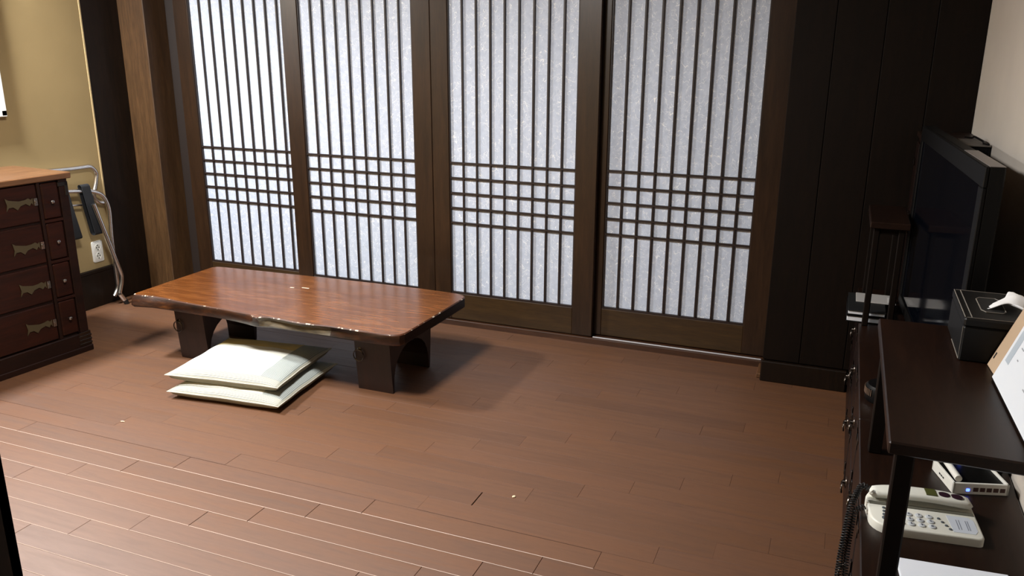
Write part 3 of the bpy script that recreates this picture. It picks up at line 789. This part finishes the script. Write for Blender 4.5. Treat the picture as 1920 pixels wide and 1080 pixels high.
# local: x across (handset left end at -x), y away from viewer
def rrect(x0, x1, y0, y1, rl, rr_, n=6):
    pts = []
    for cx, cy, r, s in ((x1-rr_, y0+rr_, rr_, -90), (x1-rr_, y1-rr_, rr_, 0), (x0+rl, y1-rl, rl, 90), (x0+rl, y0+rl, rl, 180)):
        for i in range(n+1):
            a = math.radians(s+90*i/n); pts.append((cx+r*math.cos(a), cy+r*math.sin(a)))
    return pts
def slab(pts, zf, mt, parent, name, inset_=.004, h=.03):
    """body whose top follows zf(x,y), with a soft shoulder"""
    bm = bmesh.new(); cx = sum(p[0] for p in pts)/len(pts); cy = sum(p[1] for p in pts)/len(pts)
    def ins(p, d):
        v = Vector((p[0]-cx, p[1]-cy)); l = v.length; return (cx+v.x*(l-d)/l, cy+v.y*(l-d)/l)
    rings = []
    for d, dz, low in ((0, 0, True), (0, -inset_, False), (inset_*.35, -inset_*.3, False), (inset_*1.2, 0, False)):
        r = []
        for p in pts:
            q = ins(p, d); z = .0 if low else zf(*q)+dz
            r.append(bm.verts.new((q[0], q[1], z)))
        rings.append(r)
    n = len(pts)
    for A, B in zip(rings, rings[1:]):
        for i in range(n): bm.faces.new((A[i], A[(i+1) % n], B[(i+1) % n], B[i]))
    bm.faces.new(rings[0][::-1]); bm.faces.new(rings[-1])
    return newobj(name, bm, mt, parent, smooth=50)
zf = lambda x, y: .019+.010*(y+.08)/.16
body = slab(rrect(-.113, .108, -.070, .078, .045, .012), zf, M_ivory, ph, 'base_unit')
def onbody(bm_f, x, y, z=0): return (x, y, zf(x, y)+z)
# cradle trough
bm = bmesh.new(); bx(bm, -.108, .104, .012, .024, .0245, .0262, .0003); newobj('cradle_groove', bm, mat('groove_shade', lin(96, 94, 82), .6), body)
# keys
km = mat('key_grey', lin(192, 196, 200), .4)
kd = mat('key_number', lin(60, 66, 80), .5)
ks = mat('key_dark', lin(84, 90, 96), .5)
digits = ['1', '4', '7', '*', '2', '5', '8', '0', '3', '6', '9', '#']
def text_obj(s, size, loc, rot, mt, parent, name='key_digit'):
    cu = bpy.data.curves.new(name, 'FONT'); cu.body = s; cu.size = size; cu.align_x = 'CENTER'; cu.align_y = 'CENTER'; cu.extrude = .0002
    o = bpy.data.objects.new(name, cu); COL.objects.link(o)
    dg = bpy.context.evaluated_depsgraph_get(); me = bpy.data.meshes.new_from_object(o.evaluated_get(dg)); bpy.data.objects.remove(o)
    me.materials.clear(); me.materials.append(mt)
    q = bpy.data.objects.new(name, me); COL.objects.link(q); q.parent = parent; q.location = loc; q.rotation_euler = rot; return q
idx = 0
for c in range(4):
    for r_ in range(3):
        x, y = -.052+.0205*c, -.048+.0180*r_
        bm = bmesh.new(); lathe(bm, [(.0074, -.002), (.0074, .0015), (.0060, .0024)], (x, y, zf(x, y)), 16, 'Z')
        k_ = newobj('key', bm, km, body, smooth=40)
        text_obj(['147*', '2580', '369#'][2-r_][c], .009, (x, y, zf(x, y)+.0027), (0, 0, math.pi/2*0), kd, k_)
for i in range(4):
    x, y = .028+.0055*i, -.014-.0115*i
    bm = bmesh.new(); lathe(bm, [(.0032, -.001), (.0032, .0018), (.0022, .0024)], (x, y, zf(x, y)), 12, 'Z'); newobj('function_key', bm, ks, body, smooth=40)
for i, r_ in enumerate((.0062, .0045, .0036, .0036)):
    x, y = -.083+.001*i, -.038+.0130*i
    bm = bmesh.new(); lathe(bm, [(r_, -.001), (r_, .0018), (r_*.7, .0024)], (x, y, zf(x, y)), 14, 'Z'); newobj('function_key', bm, ks, body, smooth=40)
bm = bmesh.new(); poly(bm, [(.050, -.056), (.092, -.056), (.099, -.044), (.099, -.006), (.090, .004), (.046, .004)], .0, .0006, tf=lambda u, v, w: Vector((u, v, zf(u, v)+w)))
cardo = newobj('address_card', bm, mat('card_blue_grey', lin(196, 202, 212), .35), body)
bm = bmesh.new()
for u in (.062, .067, .080, .084):
    poly(bm, [(u, -.045), (u+.0016, -.045), (u+.0016, -.010), (u, -.010)], .0006, .0008, tf=lambda a, b, w: Vector((a, b, zf(a, b)+w)))
newobj('printed_line', bm, mat('phone_print', lin(120, 124, 136), .5), cardo)
# handset resting on the cradle
hs = empty('handset_pivot'); bpy.data.objects.remove(hs)
bm = bmesh.new(); N = 26; rings = []
for i in range(N+1):
    t = i/N; x = -.106+.214*t; e_ = (abs(2*t-1))**5
    wy = .0235*(1-.35*e_)*(1 if 0 < i < N else .35); bow = .012*math.sin(math.pi*t)
    zb = .027+bow*.7; zt = .047+bow*.45-(.010 if i in (0, N) else .0)-.004*e_
    if i in (0, N): zb += .006
    rg = []
    for k in range(12):
        a = 2*math.pi*k/12; cx_, cz_ = math.cos(a), math.sin(a)
        sq = lambda v: math.copysign(abs(v)**.6, v)
        rg.append(bm.verts.new((x, .047+sq(cx_)*wy, (zb+zt)/2+sq(cz_)*(zt-zb)/2)))
    rings.append(rg)
for A, B in zip(rings, rings[1:]):
    for k in range(12): bm.faces.new((A[k], A[(k+1) % 12], B[(k+1) % 12], B[k]))
bm.faces.new(rings[0]); bm.faces.new(rings[-1][::-1]); bmesh.ops.recalc_face_normals(bm, faces=bm.faces)
hand = newobj('handset', bm, M_ivory, ph, smooth=60)
hz = lambda x: .047+.012*math.sin(math.pi*(x+.106)/.214)*.45
bm = bmesh.new(); bx(bm, .010, .032, .033, .062, hz(.02)-.001, hz(.02)+.0012, .0003)
newobj('emblem', bm, mat('olive_label', lin(74, 76, 34), .5), hand)
for cx_ in (.048, .074):
    bm = bmesh.new(); lathe(bm, [(.0125, -.002), (.0125, .0006), (.010, .0010)], (0, 0, 0), 20, 'Z')
    for v in bm.verts: v.co = Vector((v.co.x+cx_, v.co.y*.9+.047, v.co.z+hz(cx_)-.0005))
    newobj('badge', bm, mat('badge_dark', lin(44, 22, 34), .4), hand, smooth=40)

# coiled cord, one run up to the handset and one run back to the base
def coil(path, R, turns, r, mt):
    P = arcpts(path, .05, 8); L_ = [0]
    for a, b in zip(P, P[1:]): L_.append(L_[-1]+(b-a).length)
    n = int(turns*10); out = []; ref = Vector((.3, 1, .2))
    for i in range(n+1):
        s = L_[-1]*i/n; k = 0
        while k < len(L_)-2 and L_[k+1] < s: k += 1
        seg = P[k+1]-P[k]; t = (s-L_[k])/max(seg.length, 1e-6); p = P[k]+seg*t; d = seg.normalized()
        a_ = d.cross(ref).normalized(); b_ = d.cross(a_); th = 2*math.pi*turns*i/n
        out.append(p+a_*R*math.cos(th)+b_*R*math.sin(th))
    return newobj('coil_run', tube(bmesh.new(), out, r, 5), mt, smooth=True)
cord = empty('phone_cord', (.10, 1.75, .50)); tag(cord, 'black coiled telephone cord hanging over the front edge of the low cabinet', 'cord')
for o in (coil([(.136, 1.835, .548), (.118, 1.84, .555), (.098, 1.79, .52), (.086, 1.72, .42), (.088, 1.60, .31), (.094, 1.50, .22), (.100, 1.44, .12)], .0058, 105, .0017, M_blackm),
          coil([(.128, 1.80, .522), (.108, 1.79, .515), (.100, 1.74, .44), (.102, 1.64, .33), (.106, 1.53, .22), (.100, 1.44, .12)], .0052, 92, .0016, M_blackm)):
    o.parent = cord; o.location = (-.10, -1.75, -.50)

# ---------------------------------------------------------------- router
ro = empty('router', (.324, 1.985, .50), math.radians(17)); tag(ro, 'small white network router with blue lights behind the telephone', 'router')
bm = bmesh.new(); bx(bm, 0, .118, 0, .110, .003, .022, .002); newobj('black_core', bm, M_black, ro)
bm = bmesh.new(); bx(bm, -.004, .122, -.004, .002, 0, .028, .001); bx(bm, -.004, .002, -.004, .112, 0, .028, .001); bx(bm, -.004, .122, .108, .114, 0, .028, .001); bx(bm, .116, .122, -.004, .112, 0, .028, .001)
rf = newobj('white_shell', bm, M_white, ro)
bm = bmesh.new()
for i in range(5): bx(bm, .042+i*.015, .053+i*.015, -.0048, -.0036, .008, .018)
newobj('port', bm, mat('port_dark', lin(70, 40, 36), .5), rf)
bm = bmesh.new(); bx(bm, .026, .034, -.0052, -.0036, .008, .015, .001); newobj('status_light', bm, M_led, rf)
bm = bmesh.new(); bx(bm, .052, .060, .106, .109, .024, .0285, .001); newobj('status_light', bm, M_led, rf)
bm = bmesh.new(); tube(bm, [(.010, .006, .034), (.018, .100, .034)], .008, 12); newobj('antenna', bm, M_white, ro, smooth=50)
bm = bmesh.new()
for i in range(3): poly(bm, [(.046+i*.010, .010), (.053+i*.010, .010), (.053+i*.010, .014), (.046+i*.010, .014)], -.0046, -.0041, tf=lambda u, v, w: Vector((w, u, v)))
bmesh.ops.recalc_face_normals(bm, faces=bm.faces); newobj('side_vent', bm, M_port, rf)

# papers on the near cabinet
e = empty('paper_pad', (.30, 1.50, .50), math.radians(5)); tag(e, 'white paper pad lying on the low cabinet at the lower right corner', 'paper')
box('sheets', -.10, .105, -.15, .155, 0, .006, M_paperw, e, bev=.001)
box('top_sheet', -.098, .103, -.148, .154, .006, .0066, mat('sheet_top', lin(232, 236, 244), .7), e, bev=0)

# two pale crumbs on the floor
for (x, y, rz, lb) in ((-2.659, 2.297, .4, 'pale crumb on the floor in front of the cushions'), (-.936, 2.362, 1.2, 'pale crumb on the floor in the middle right of the planks')):
    bm = bmesh.new(); bmesh.ops.create_icosphere(bm, subdivisions=1, radius=.006)
    rr = random.Random(x)
    for v in bm.verts: v.co = Vector((v.co.x*1.7*rr.uniform(.7, 1.2), v.co.y*rr.uniform(.6, 1.1), max(v.co.z*.5, -.002)+.0022))
    o = newobj('crumb', bm, mat('crumb_pale', lin(226, 206, 170), .8)); o.location = (x, y, 0); o.rotation_euler = (0, 0, rz); tag(o, lb, 'debris', 'crumbs on the floor')
